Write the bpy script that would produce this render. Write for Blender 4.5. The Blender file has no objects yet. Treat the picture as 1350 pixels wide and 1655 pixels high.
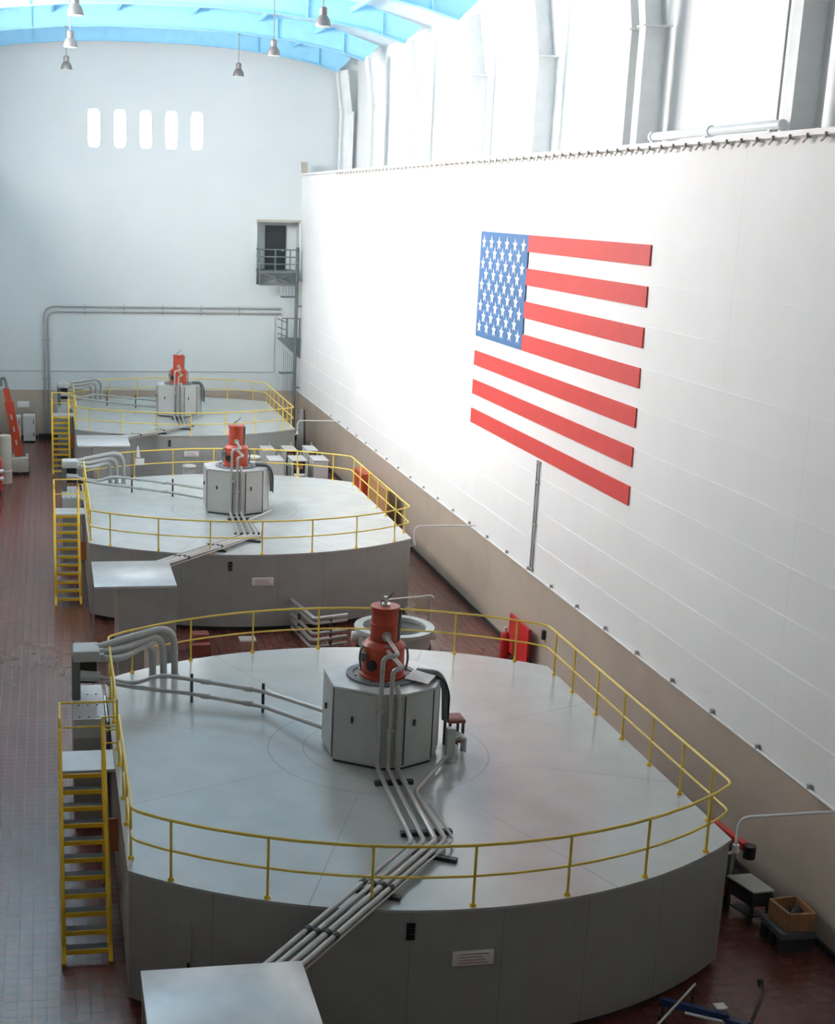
import bpy, bmesh, math, random
from mathutils import Vector, Matrix
random.seed(7)
S = bpy.context.scene
C = S.collection
PI = math.pi

# ------------------------------------------------------------------ materials
def pm(name, col, rough=0.5, metal=0.0, var=0.06, scale=2.0, bump=0.0, bscale=40.0, emit=None, spec=0.5):
    m = bpy.data.materials.new(name)
    m.use_nodes = True
    nt = m.node_tree
    b = nt.nodes['Principled BSDF']
    b.inputs['Roughness'].default_value = rough
    b.inputs['Metallic'].default_value = metal
    b.inputs['Specular IOR Level'].default_value = spec
    tc = nt.nodes.new('ShaderNodeTexCoord')
    n = nt.nodes.new('ShaderNodeTexNoise')
    n.inputs['Scale'].default_value = scale
    n.inputs['Detail'].default_value = 5
    nt.links.new(tc.outputs['Object'], n.inputs['Vector'])
    r = nt.nodes.new('ShaderNodeMapRange')
    r.inputs['From Min'].default_value = 0.3
    r.inputs['From Max'].default_value = 0.7
    r.inputs['To Min'].default_value = 1 - var
    r.inputs['To Max'].default_value = 1 + var
    nt.links.new(n.outputs['Fac'], r.inputs['Value'])
    mul = nt.nodes.new('ShaderNodeVectorMath')
    mul.operation = 'SCALE'
    mul.inputs[0].default_value = col
    nt.links.new(r.outputs['Result'], mul.inputs['Scale'])
    nt.links.new(mul.outputs['Vector'], b.inputs['Base Color'])
    m['_out'] = ''
    if bump:
        n2 = nt.nodes.new('ShaderNodeTexNoise')
        n2.inputs['Scale'].default_value = bscale
        nt.links.new(tc.outputs['Object'], n2.inputs['Vector'])
        bp = nt.nodes.new('ShaderNodeBump')
        bp.inputs['Strength'].default_value = bump
        bp.inputs['Distance'].default_value = 0.01
        nt.links.new(n2.outputs['Fac'], bp.inputs['Height'])
        nt.links.new(bp.outputs['Normal'], b.inputs['Normal'])
    if emit:
        b.inputs['Emission Color'].default_value = (*emit[:3], 1)
        b.inputs['Emission Strength'].default_value = emit[3]
    del m['_out']
    m['mul'] = mul.name
    return m

def lines_on(m, build, dark=0.55):
    """mix the base colour towards a darker seam where build(nt, coord) gives 1"""
    nt = m.node_tree
    b = nt.nodes['Principled BSDF']
    src = nt.nodes[m['mul']]
    tc = nt.nodes.new('ShaderNodeTexCoord')
    sep = nt.nodes.new('ShaderNodeSeparateXYZ')
    nt.links.new(tc.outputs['Object'], sep.inputs[0])
    def math_(op, a, c=None):
        n = nt.nodes.new('ShaderNodeMath')
        n.operation = op
        for i, v in enumerate((a, c)):
            if v is None: continue
            if isinstance(v, (int, float)): n.inputs[i].default_value = v
            else: nt.links.new(v, n.inputs[i])
        return n.outputs[0]
    mask = build(math_, sep.outputs[0], sep.outputs[1], sep.outputs[2])
    mix = nt.nodes.new('ShaderNodeMix')
    mix.data_type = 'RGBA'
    nt.links.new(mask, mix.inputs['Factor'])
    nt.links.new(src.outputs['Vector'], mix.inputs['A'])
    sc = nt.nodes.new('ShaderNodeVectorMath')
    sc.operation = 'SCALE'
    sc.inputs['Scale'].default_value = dark
    nt.links.new(src.outputs['Vector'], sc.inputs[0])
    nt.links.new(sc.outputs['Vector'], mix.inputs['B'])
    nt.links.new(mix.outputs['Result'], b.inputs['Base Color'])

def band(mt, v, at, w):          # 1 where |v-at|<w
    return mt('LESS_THAN', mt('ABSOLUTE', mt('SUBTRACT', v, at)), w)
def every(mt, v, step, w, off=0.0):
    f = mt('FRACT', mt('DIVIDE', mt('ADD', v, 1000 * step - off), step))
    return mt('LESS_THAN', mt('MULTIPLY', f, step), w)

M = {}
M['white_wall'] = pm('white_wall_panel', (0.86, 0.87, 0.87), 0.55, var=0.02, scale=0.6)
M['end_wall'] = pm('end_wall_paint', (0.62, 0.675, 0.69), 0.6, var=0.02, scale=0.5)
M['dado'] = pm('tan_dado_paint', (0.44, 0.375, 0.31), 0.5, var=0.07, scale=0.8)
M['white_trim'] = pm('white_trim', (0.80, 0.81, 0.81), 0.45)
M['ceiling'] = pm('ceiling_panel', (0.68, 0.78, 0.84), 0.6)
M['blue_steel'] = pm('light_blue_steel', (0.31, 0.65, 0.88), 0.45)
M['col_paint'] = pm('column_paint', (0.78, 0.80, 0.80), 0.5)
M['deck'] = pm('grey_paint_lit', (0.47, 0.495, 0.485), 0.16, var=0.06, scale=1.3, spec=0.6)  # same grey as the shell, lightened as if lit from above
M['shell'] = pm('grey_paint_shaded', (0.33, 0.34, 0.325), 0.42, var=0.05, scale=1.5)  # same grey as the deck, darkened like a shaded side
M['plinth'] = pm('dark_plinth', (0.03, 0.028, 0.025), 0.6)
M['cab'] = pm('grey_cabinet_paint', (0.44, 0.455, 0.44), 0.38, var=0.05)
M['box_top'] = pm('box_top_metal', (0.60, 0.61, 0.61), 0.24, metal=0.15, var=0.06, scale=3, bump=0.15, bscale=3)
M['yellow'] = pm('safety_yellow', (0.76, 0.56, 0.085), 0.35, var=0.05)
M['stair_yellow'] = pm('stair_yellow', (0.80, 0.50, 0.02), 0.38, var=0.06)
M['red'] = pm('motor_red', (0.40, 0.050, 0.022), 0.4, var=0.1, scale=6)
M['bright_red'] = pm('bright_red', (0.52, 0.025, 0.025), 0.4)
M['flag_red'] = pm('flag_red', (0.58, 0.045, 0.04), 0.6, var=0.05)
M['flag_blue'] = pm('flag_blue', (0.04, 0.125, 0.29), 0.6, var=0.05)
M['star_white'] = pm('star_white', (0.9, 0.9, 0.9), 0.6)
M['pipe'] = pm('galvanised_pipe', (0.42, 0.42, 0.40), 0.33, metal=0.45, var=0.06)
M['grey_pipe'] = pm('grey_pipe', (0.40, 0.41, 0.40), 0.4, metal=0.2)
M['dark'] = pm('dark_metal', (0.045, 0.045, 0.05), 0.5)
M['black'] = pm('black_paint', (0.012, 0.012, 0.013), 0.5)
M['steel_dark'] = pm('dark_grey_steel', (0.13, 0.155, 0.165), 0.5)
M['ring'] = pm('pale_grey_ring', (0.42, 0.47, 0.46), 0.4)
M['clip'] = pm('weathered_clip', (0.36, 0.33, 0.30), 0.6)
M['sign_white'] = pm('bright_sign_plate', (0.90, 0.89, 0.87), 0.5)
M['white'] = pm('white_plate', (0.72, 0.72, 0.70), 0.5)
M['sign'] = pm('sign_plate', (0.86, 0.82, 0.80), 0.5)
M['sign_ink'] = pm('faded_sign_ink', (0.42, 0.30, 0.30), 0.6)
M['paper'] = pm('paper', (0.90, 0.89, 0.88), 0.7)
M['cream'] = pm('cream_panel', (0.86, 0.80, 0.72), 0.5)
M['tan'] = pm('tan_metal', (0.42, 0.40, 0.34), 0.5)
M['wood'] = pm('crate_wood', (0.36, 0.19, 0.09), 0.6, var=0.15, scale=8)
M['stool_wood'] = pm('red_brown_wood', (0.26, 0.075, 0.055), 0.5, var=0.1)
M['orange_reflect'] = pm('orange_reflection_sheet', (0.75, 0.32, 0.15), 0.35, metal=0.5)  # orange reflection painted in as the panel's own colour
M['blue_paint'] = pm('blue_paint', (0.025, 0.05, 0.16), 0.4)
M['silver'] = pm('silver_metal', (0.6, 0.6, 0.58), 0.3, metal=0.6)
M['lamp'] = pm('lamp_housing', (0.17, 0.165, 0.165), 0.45, metal=0.3)
M['lamp_in'] = pm('lamp_reflector', (0.85, 0.85, 0.83), 0.3)
M['beige_cloth'] = pm('beige_cloth', (0.55, 0.49, 0.40), 0.8)
M['table_top'] = pm('pale_table_top', (0.55, 0.56, 0.54), 0.45)
M['daylight'] = pm('daylight_pane', (0.8, 0.8, 0.8), 0.4, emit=(1.10, 1.0, 0.93, 43.0))
M['daylight_end'] = pm('end_daylight_pane', (0.8, 0.8, 0.8), 0.4, emit=(0.95, 0.98, 1.0, 14.0))
M['fill_near'] = pm('near_fill_pane', (0.8, 0.8, 0.8), 0.4, emit=(1.08, 1.0, 0.90, 1.0))  # weak fill glow for the window added behind the camera
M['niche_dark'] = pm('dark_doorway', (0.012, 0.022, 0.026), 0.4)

# quarry tile floor
def tile_floor():
    m = pm('quarry_tile', (0.145, 0.043, 0.031), 0.25, var=0.12, scale=0.7)
    nt = m.node_tree
    b = nt.nodes['Principled BSDF']
    mul = nt.nodes[m['mul']]
    tc = nt.nodes.new('ShaderNodeTexCoord')
    br = nt.nodes.new('ShaderNodeTexBrick')
    br.offset = 0.0
    br.inputs['Scale'].default_value = 1.0
    br.inputs['Brick Width'].default_value = 0.25
    br.inputs['Row Height'].default_value = 0.25
    br.inputs['Mortar Size'].default_value = 0.012
    br.inputs['Color1'].default_value = (1.0, 1.0, 1.0, 1)
    br.inputs['Color2'].default_value = (0.97, 0.96, 0.96, 1)
    br.inputs['Mortar'].default_value = (0.35, 0.45, 0.5, 1)
    nt.links.new(tc.outputs['Object'], br.inputs['Vector'])
    mx = nt.nodes.new('ShaderNodeVectorMath')
    mx.operation = 'MULTIPLY'
    nt.links.new(mul.outputs['Vector'], mx.inputs[0])
    nt.links.new(br.outputs['Color'], mx.inputs[1])
    nt.links.new(mx.outputs['Vector'], b.inputs['Base Color'])
    rr = nt.nodes.new('ShaderNodeMapRange')
    rr.inputs['To Min'].default_value = 0.25
    rr.inputs['To Max'].default_value = 0.32
    nt.links.new(br.outputs['Fac'], rr.inputs['Value'])
    nt.links.new(rr.outputs['Result'], b.inputs['Roughness'])
    return m
M['floor'] = tile_floor()

def deck_lines(mt, x, y, z):
    r = mt('SQRT', mt('ADD', mt('MULTIPLY', x, x), mt('MULTIPLY', y, y)))
    a = mt('MAXIMUM', band(mt, r, 2.28, 0.012), mt('MULTIPLY', band(mt, r, 1.55, 0.012), mt('LESS_THAN', x, -0.9)))
    out = mt('GREATER_THAN', r, 2.28)
    ang = every(mt, mt('ARCTAN2', y, x), PI / 4, 0.004, PI / 8)
    return mt('MAXIMUM', a, mt('MULTIPLY', ang, out))
lines_on(M['deck'], deck_lines, 0.72)
lines_on(M['shell'], lambda mt, x, y, z: every(mt, x, 1.55, 0.014, 0.55), 0.7)
lines_on(M['white_wall'], lambda mt, x, y, z: mt('MAXIMUM',
    mt('MULTIPLY', every(mt, y, 8.1, 0.03, 28.0), mt('GREATER_THAN', z, 9.75)),
    mt('MULTIPLY', every(mt, y, 10.25, 0.03, 24.4), mt('LESS_THAN', z, 9.75))), 0.93)

# ------------------------------------------------------------------ mesh helpers
ORG = {}
class MB:
    def __init__(s): s.bm = bmesh.new()
    def faces_from(s, vs, fs):
        bv = [s.bm.verts.new(v) for v in vs]
        for f in fs:
            try: s.bm.faces.new([bv[i] for i in f])
            except ValueError: pass
        return s
    def box(s, x0, x1, y0, y1, z0, z1):
        return s.faces_from([(x0,y0,z0),(x1,y0,z0),(x1,y1,z0),(x0,y1,z0),(x0,y0,z1),(x1,y0,z1),(x1,y1,z1),(x0,y1,z1)],
                            [(3,2,1,0),(4,5,6,7),(0,1,5,4),(1,2,6,5),(2,3,7,6),(3,0,4,7)])
    def obox(s, c, ux, uy, uz):        # centre and three half-vectors
        c, ux, uy, uz = map(Vector, (c, ux, uy, uz))
        vs = [c + a*ux + b*uy + d*uz for d in (-1,1) for a, b in ((-1,-1),(1,-1),(1,1),(-1,1))]
        return s.faces_from(vs, [(3,2,1,0),(4,5,6,7),(0,1,5,4),(1,2,6,5),(2,3,7,6),(3,0,4,7)])
    def bar(s, p0, p1, w, h, up=(0,0,1)):
        p0, p1 = Vector(p0), Vector(p1)
        d = p1 - p0
        u = Vector(up)
        if abs(d.normalized().dot(u)) > 0.98: u = Vector((0,1,0))
        sx = d.cross(u).normalized()
        su = sx.cross(d).normalized()
        return s.obox((p0+p1)/2, d/2, sx*w/2, su*h/2)
    def prism(s, poly, z0, z1):
        n = len(poly)
        vs = [(x,y,z0) for x,y in poly] + [(x,y,z1) for x,y in poly]
        return s.faces_from(vs, [tuple(range(n))[::-1], tuple(range(n,2*n))] + [(i,(i+1)%n,n+(i+1)%n,n+i) for i in range(n)])
    def extr(s, pts, vec):
        n = len(pts); v = Vector(vec)
        vs = [Vector(p) for p in pts] + [Vector(p)+v for p in pts]
        return s.faces_from(vs, [tuple(range(n))[::-1], tuple(range(n,2*n))] + [(i,(i+1)%n,n+(i+1)%n,n+i) for i in range(n)])
    def cyl(s, p0, p1, r0, r1=None, n=20):
        r1 = r0 if r1 is None else r1
        p0, p1 = Vector(p0), Vector(p1)
        d = (p1-p0).normalized()
        a = d.orthogonal().normalized(); b = d.cross(a)
        vs = []
        for p, r in ((p0,r0),(p1,r1)):
            for i in range(n):
                t = 2*PI*i/n
                vs.append(p + (a*math.cos(t)+b*math.sin(t))*r)
        return s.faces_from(vs, [tuple(range(n))[::-1], tuple(range(n,2*n))] + [(i,(i+1)%n,n+(i+1)%n,n+i) for i in range(n)])
    def lathe(s, prof, cx, cy, z0=0, n=36, closed=False):
        k = len(prof); vs = []
        for r, z in prof:
            for i in range(n):
                t = 2*PI*i/n
                vs.append((cx+r*math.cos(t), cy+r*math.sin(t), z0+z))
        fs = []
        rng = range(k) if closed else range(k-1)
        for j in rng:
            j2 = (j+1) % k
            for i in range(n):
                fs.append((j*n+i, j*n+(i+1)%n, j2*n+(i+1)%n, j2*n+i))
        if not closed:
            fs.append(tuple(range(n))[::-1]); fs.append(tuple(range((k-1)*n, k*n)))
        return s.faces_from(vs, fs)
    def tube(s, pts, r, n=10, fillet=0.0, closed=False):
        P = [Vector(p) for p in pts]
        if fillet:
            Q = []
            m = len(P)
            for i in range(m):
                if not closed and i in (0, m-1): Q.append(P[i]); continue
                a, b, c = P[i-1], P[i], P[(i+1)%m]
                d1, d2 = a-b, c-b
                f = min(fillet, d1.length*0.45, d2.length*0.45)
                if d1.angle(d2) > PI-0.05: Q.append(b); continue
                q0, q2 = b+d1.normalized()*f, b+d2.normalized()*f
                for k in range(7):
                    t = k/6
                    Q.append(q0*(1-t)**2 + b*2*t*(1-t) + q2*t*t)
            P = Q
        m = len(P)
        tang = []
        for i in range(m):
            if closed: t = P[(i+1)%m]-P[i-1]
            else: t = P[min(i+1,m-1)]-P[max(i-1,0)]
            tang.append(t.normalized())
        a = tang[0].orthogonal().normalized()
        if abs(tang[0].z) < 0.9: a = (Vector((0,0,1)) - tang[0]*tang[0].z).normalized()
        vs = []
        for i in range(m):
            a = (a - tang[i]*a.dot(tang[i])).normalized()
            b = tang[i].cross(a)
            for k in range(n):
                t = 2*PI*k/n
                vs.append(P[i] + (a*math.cos(t)+b*math.sin(t))*r)
        fs = []
        for i in range(m if closed else m-1):
            i2 = (i+1) % m
            for k in range(n):
                fs.append((i*n+k, i*n+(k+1)%n, i2*n+(k+1)%n, i2*n+k))
        if not closed:
            fs.append(tuple(range(n))[::-1]); fs.append(tuple(range((m-1)*n, m*n)))
        return s.faces_from(vs, fs)
    def build(s, name, mat, parent=None, loc=None, bevel=0.0):
        o_ = Vector(ORG[parent.name]) if parent is not None else Vector(loc or (0,0,0))
        bm = s.bm
        bmesh.ops.translate(bm, vec=-o_, verts=bm.verts)
        bmesh.ops.recalc_face_normals(bm, faces=bm.faces)
        if bevel:
            es = [e for e in bm.edges if len(e.link_faces)==2 and e.calc_face_angle(0) > 0.6]
            bmesh.ops.bevel(bm, geom=es, offset=bevel, segments=2, affect='EDGES', profile=0.5)
        for f in bm.faces: f.smooth = True
        for e in bm.edges:
            if len(e.link_faces) != 2 or e.calc_face_angle(0) > 0.6: e.smooth = False
        me = bpy.data.meshes.new(name)
        bm.to_mesh(me); bm.free()
        me.materials.append(M[mat])
        o = bpy.data.objects.new(name, me)
        C.objects.link(o)
        ORG[o.name] = tuple(o_)
        if parent is not None: o.parent = parent
        else: o.location = o_
        return o

def tag(o, label, cat, group=None):
    o['label'] = label; o['category'] = cat
    if group: o['group'] = group
    return o
def thing(name, label, cat, loc, group=None):
    o = bpy.data.objects.new(name, None)
    o.empty_display_size = 0.3
    C.objects.link(o); o.location = loc
    ORG[o.name] = tuple(loc)
    return tag(o, label, cat, group)
def struct(o):
    o['kind'] = 'structure'; return o
def lab(o, t):
    o['label'] = t; return o
def kids(o): return [c for c in bpy.data.objects if c.parent == o]
def dup(root, delta, label, group=None):
    r = root.copy(); C.objects.link(r)
    r.location = Vector(root.location) + Vector(delta)
    r['label'] = label
    if group: r['group'] = group
    for ch in kids(root):
        c = ch.copy(); C.objects.link(c); c.parent = r
        for g in kids(ch):
            d = g.copy(); C.objects.link(d); d.parent = c
    return r

# ------------------------------------------------------------------ dimensions (metres; x right, y down the hall)
GX, GY = 6.573, 26.24            # centre of the nearest generator
DY = 23.17                       # generator spacing
ZD = 2.553                       # deck height
XL, XR = 1.158, 11.988
RA = 8.56
YF, YB = 28.06, 24.47            # centres of front and back arcs
def fy(x): return YF - math.sqrt(RA*RA-(x-GX)**2)
def by(x): return YB + math.sqrt(RA*RA-(x-GX)**2)
XW = 14.288                      # right wall
YE = 80.5                        # end wall
XWL = -3.3                       # left wall
XU, XUL = 17.3, -6.3             # upper walls, set back above the crane ledge
ZL = 15.06

# ------------------------------------------------------------------ the hall
Y0 = -9.0
struct(MB().box(XUL-0.6, XU+0.6, Y0-0.5, YE+1.5, -0.3, 0).build('floor', 'floor'))

def shiplap(x, sgn, z0, z1, rows, off=0.0):
    """profile of a lapped panel wall: each board leans out a little at its top edge"""
    zs = [z0]
    z = math.floor(z0) + off
    while z < z1:
        if z > z0 + 0.05: zs.append(z)
        z += rows
    zs.append(z1)
    pts = []
    for a, b in zip(zs[:-1], zs[1:]):
        pts += [(x, a), (x - sgn*0.014, b)]
    return pts
def wall_side(name, x, sgn, z0, z1, mat, rows=1.0, off=0.78, ya=Y0, yb=YE+0.6, lap=True):
    p = shiplap(x, sgn, z0, z1, rows, off) if lap else [(x, z0), (x, z1)]
    pts = [(a, ya, z) for a, z in p] + [(x+sgn*0.3, ya, z1), (x+sgn*0.3, ya, z0)]
    return struct(MB().extr(pts, (0, yb-ya, 0)).build(name, mat))
wall_side('wall_right', XW, 1, 2.77, 14.93, 'white_wall')
wall_side('wall_right_lower', XW, 1, 0, 2.77, 'dado', lap=False)
wall_side('wall_right_upper', XU, 1, 15.0, 22.0, 'white_wall', rows=1.02, off=0.9)
wall_side('wall_left', XWL, -1, 2.77, 14.93, 'white_wall')
wall_side('wall_left_lower', XWL, -1, 0, 2.77, 'dado', lap=False)
# crane ledges
struct(MB().box(XW-0.06, XU+0.3, Y0, YE+0.3, 14.93, ZL).build('trim_1', 'white_trim'))
struct(MB().box(XUL-0.3, XWL+0.06, Y0, YE+0.3, 14.93, ZL).build('trim_2', 'white_trim'))
# dark skirting
struct(MB().box(XW-0.05, XW, Y0, YE, 0, 0.16).build('baseboard_right', 'plinth'))
struct(MB().box(XWL, XWL+0.05, Y0, YE, 0, 0.16).build('baseboard_left', 'plinth'))
struct(MB().box(XWL, XW, YE-0.05, YE, 0, 0.16).build('baseboard_far', 'plinth'))

def plate(x0, x1, z0, z1, holes, y0, y1, name, mat, rnd=0):
    xs = sorted({x0, x1, *[h[0] for h in holes], *[h[1] for h in holes]})
    zs = sorted({z0, z1, *[h[2] for h in holes], *[h[3] for h in holes]})
    m = MB()
    for xa, xb in zip(xs[:-1], xs[1:]):
        for za, zb in zip(zs[:-1], zs[1:]):
            cx, cz = (xa+xb)/2, (za+zb)/2
            if any(h[0] < cx < h[1] and h[2] < cz < h[3] for h in holes): continue
            m.box(xa, xb, y0, y1, za, zb)
    bmesh.ops.remove_doubles(m.bm, verts=m.bm.verts, dist=1e-4)
    if rnd:
        for h in holes:
            for cx, sx in ((h[0], 1), (h[1], -1)):
                for cz_, sz in ((h[2], 1), (h[3], -1)):
                    P = [(cx, y0+0.002, cz_)] + [(cx+sx*rnd*(1-math.sin(t*PI/12)), y0+0.002, cz_+sz*2.2*rnd*(1-math.cos(t*PI/12))) for t in range(7)]
                    m.extr(P, (0, y1-y0-0.004, 0))
    return struct(m.build(name, mat))
NI = (11.76, 14.18, 8.86, 12.36)      # the balcony niche
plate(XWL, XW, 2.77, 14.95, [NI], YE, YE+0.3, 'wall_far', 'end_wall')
plate(XWL, XW, 0, 2.77, [], YE, YE+0.3, 'wall_far_lower', 'dado')
slits = [(2.28+i*1.42, 2.94+i*1.42, 16.15, 18.15) for i in range(5)]
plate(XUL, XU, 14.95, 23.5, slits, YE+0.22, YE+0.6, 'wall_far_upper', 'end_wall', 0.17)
for i, (a, b, c, d) in enumerate(slits):
    w = struct(MB().box(a, b, YE+0.42, YE+0.46, c, d).build('window_%d' % (i+1), 'daylight_end'))
# niche and the dark doorway in it
m = MB()
m.box(NI[0]-0.1, NI[0], YE+0.28, YE+1.2, NI[2], NI[3]); m.box(NI[1], NI[1]+0.1, YE+0.28, YE+1.2, NI[2], NI[3])
m.box(NI[0], NI[1], YE+0.28, YE+1.2, NI[3], NI[3]+0.1); m.box(NI[0], NI[1], YE+0.28, YE+1.2, NI[2]-0.1, NI[2])
m.box(NI[0]-0.1, NI[1]+0.1, YE+1.1, YE+1.2, NI[2]-0.1, NI[3]+0.1)
struct(m.build('wall_niche', 'end_wall'))
struct(MB().box(NI[0]-0.05, NI[1]+0.05, YE-0.05, YE, NI[3]-0.02, NI[3]+0.12).build('trim_3', 'tan'))
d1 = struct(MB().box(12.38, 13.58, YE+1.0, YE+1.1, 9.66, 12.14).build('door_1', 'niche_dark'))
MB().cyl((13.40, YE+0.95, 10.75), (13.40, YE+1.0, 10.75), 0.05).build('door_handle', 'silver', d1)

# near end wall with an added fill window, and ceiling
NW = (-4.5, 6.5, 13.0, 19.0)
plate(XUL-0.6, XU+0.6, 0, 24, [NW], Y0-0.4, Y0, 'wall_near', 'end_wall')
w = struct(MB().box(NW[0], NW[1], Y0-0.3, Y0-0.26, NW[2], NW[3]).build('window_11', 'fill_near'))  # unseen pane added to brighten the faces towards the camera
m = MB()
for k in range(1, 8): m.box(NW[0]+11*k/8-0.04, NW[0]+11*k/8+0.04, Y0-0.26, Y0-0.2, NW[2], NW[3])
for k in range(1, 4): m.box(NW[0], NW[1], Y0-0.26, Y0-0.2, NW[2]+1.5*k-0.04, NW[2]+1.5*k+0.04)
m.build('window_frame', 'white_trim', w)
half = [(-0.01, 21.64), (2.2, 21.62), (4.6, 21.50), (7.1, 21.25), (9.0, 20.92), (10.55, 20.50)]
HX = 5.45
prof = [(HX-a, z) for a, z in half[::-1]] + [(HX+a, z) for a, z in half[1:]]
top = [(x, z+1.05) for x, z in prof]
cz = [(XUL-0.6, 20.9)] + [(XUL, 21.3)] + top[1:-1] + [(XU, 21.3), (XU+0.6, 20.9)]
pts = [(x, Y0-0.4, z) for x, z in cz] + [(x, Y0-0.4, z+0.25) for x, z in cz[::-1]]
struct(MB().extr(pts, (0, YE+1.0-Y0, 0)).build('ceiling', 'ceiling'))

# left upper wall with tall daylight windows between the columns
bays = [30.4 + 8.6*i for i in range(-4, 6)]
LWIN = [(42.4, 46.7)] + [(b+0.9, b+7.7) for b in bays if b > 42 and b < 62]
m = MB()
ys = sorted({Y0, YE+0.6, *[v for w in LWIN for v in w]})
for a, b in zip(ys[:-1], ys[1:]):
    if (a, b) in LWIN:
        m.box(XUL-0.3, XUL, a, b, 15.0, 15.9); m.box(XUL-0.3, XUL, a, b, 20.6, 22.0)
    else: m.box(XUL-0.3, XUL, a, b, 15.0, 22.0)
struct(m.build('wall_left_upper', 'white_wall'))
for i, (a, b) in enumerate(LWIN):
    w = struct(MB().box(XUL-0.2, XUL-0.16, a, b, 15.9, 20.6).build('window_%d' % (i+6), 'daylight'))
    m = MB()
    for k in range(1, 6):
        yy = a + (b-a)*k/6; m.box(XUL-0.16, XUL-0.1, yy-0.03, yy+0.03, 15.9, 20.6)
    for k in range(1, 3):
        zz = 15.9 + 4.7*k/3; m.box(XUL-0.16, XUL-0.1, a, b, zz-0.03, zz+0.03)
    m.build('window_frame', 'white_trim', w)

# roof girders
def girder(y, label, first):
    g = thing('roof_girder', label, 'roof beam', (HX, y, 20.5), 'light blue roof girders')
    poly = [(x, y-0.008, z) for x, z in prof] + [(16.75, y-0.008, 21.25)] + [(x, y-0.008, z) for x, z in top[::-1][1:-1]] + [(2*HX-16.75, y-0.008, 21.25)]
    MB().extr(poly, (0, 0.016, 0)).build('web', 'blue_steel', g)
    m = MB()
    for (xa, za), (xb, zb) in zip(prof[:-1], prof[1:]):
        m.bar((xa, y, za), (xb, y, zb), 0.34, 0.035)
    m.build('bottom_flange', 'blue_steel', g)
    m = MB()
    for (xa, za), (xb, zb) in zip(top[1:-2], top[2:-1]):
        m.bar((xa, y, za-0.02), (xb, y, zb-0.02), 0.30, 0.03)
    m.build('top_flange', 'blue_steel', g)
    for x in (-4.0, -0.6, 11.5, 14.9):
        z = next(za+(zb-za)*(x-xa)/(xb-xa) for (xa,za),(xb,zb) in zip(prof[:-1], prof[1:]) if xa <= x <= xb)
        MB().box(x-0.02, x+0.02, y-0.16, y+0.16, z, z+0.92).build('stiffener', 'blue_steel', g)
    for k in range(8):
        x = HX - 8.6 + k*2.46
        z = next(za+(zb-za)*(x-xa)/(xb-xa) for (xa,za),(xb,zb) in zip(prof[:-1], prof[1:]) if xa <= x <= xb)
        MB().bar((x, y+0.1, z+0.03), (x+0.05, y+1.15, z+0.95), 0.09, 0.09).build('knee_brace', 'blue_steel', g)
    return g
gl = ['pale blue roof girder closest to the end wall', 'pale blue roof girder second from the end wall', 'pale blue roof girder third from the end wall, at the top edge']
for i, y in enumerate((80.0, 73.3, 64.8)): girder(y, gl[i], i == 0)
for y in (56.2, 47.6, 39.0, 30.4):
    girder(y, 'pale blue roof girder above the top edge of the view', False)
# long blue purlins under the roof
for x, z in ((-2.6, 21.9), (0.4, 22.35), (3.6, 22.55), (7.3, 22.55), (10.6, 22.35), (13.5, 21.9)):
    pos = 'left' if x < 5 else 'right'
    o = MB().box(x-0.06, x+0.06, 26, 80.4, z-0.22, z).build('roof_purlin', 'blue_steel', loc=(x, 50, z))
    nm = {-2.6:'leftmost', 0.4:'second from left', 3.6:'third from left', 7.3:'third from right', 10.6:'second from right', 13.5:'rightmost'}[x]
    tag(o, 'long pale blue roof purlin running down the hall, %s' % nm, 'roof beam', 'roof purlins')

# wall columns on the right
def wall_column(y, label):
    c = thing('wall_column', label, 'column', (16.6, y, ZL), 'white steel wall columns')
    for nm, xa, xb, w in (('front_flange', 16.27, 16.31, 0.42), ('web', 16.31, 17.0, 0.03), ('back_flange', 16.98, 17.02, 0.42)):
        MB().box(xa, xb, y-w/2, y+w/2, ZL, 18.4).build(nm, 'col_paint', c)
    m = MB()
    a0, a1 = (16.27, 18.4), (15.95, 20.55)
    for (xa, xb, w) in ((0, 0.04, 0.42), (0.04, 0.62, 0.03), (0.60, 0.64, 0.42)):
        m.extr([(a0[0]+xa, y-w/2, a0[1]), (a0[0]+xb, y-w/2, a0[1]), (a1[0]+xb, y-w/2, a1[1]+0.1), (a1[0]+xa, y-w/2, a1[1])], (0, w, 0))
    m.build('leaning_leg', 'col_paint', c)
    MB().box(16.2, 17.05, y-0.24, y+0.24, 18.38, 18.43).build('splice_plate', 'col_paint', c)
    return c
cl = {22.0: 'white steel wall column beyond the right edge of the view', 30.3: 'white steel wall column at the upper right edge, nearest in view',
      38.75: 'nearer of the paired white columns right of the ledge pipe end', 39.72: 'farther of the paired white wall columns above the flag',
      47.5: 'white wall column above the far edge of the flag', 55.2: 'white wall column in the glare left of the flag',
      64.0: 'white wall column where the third girder lands', 72.6: 'white wall column where the second girder lands', 80.2: 'white corner column against the end wall'}
for y, l in cl.items(): wall_column(y, l)

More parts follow.
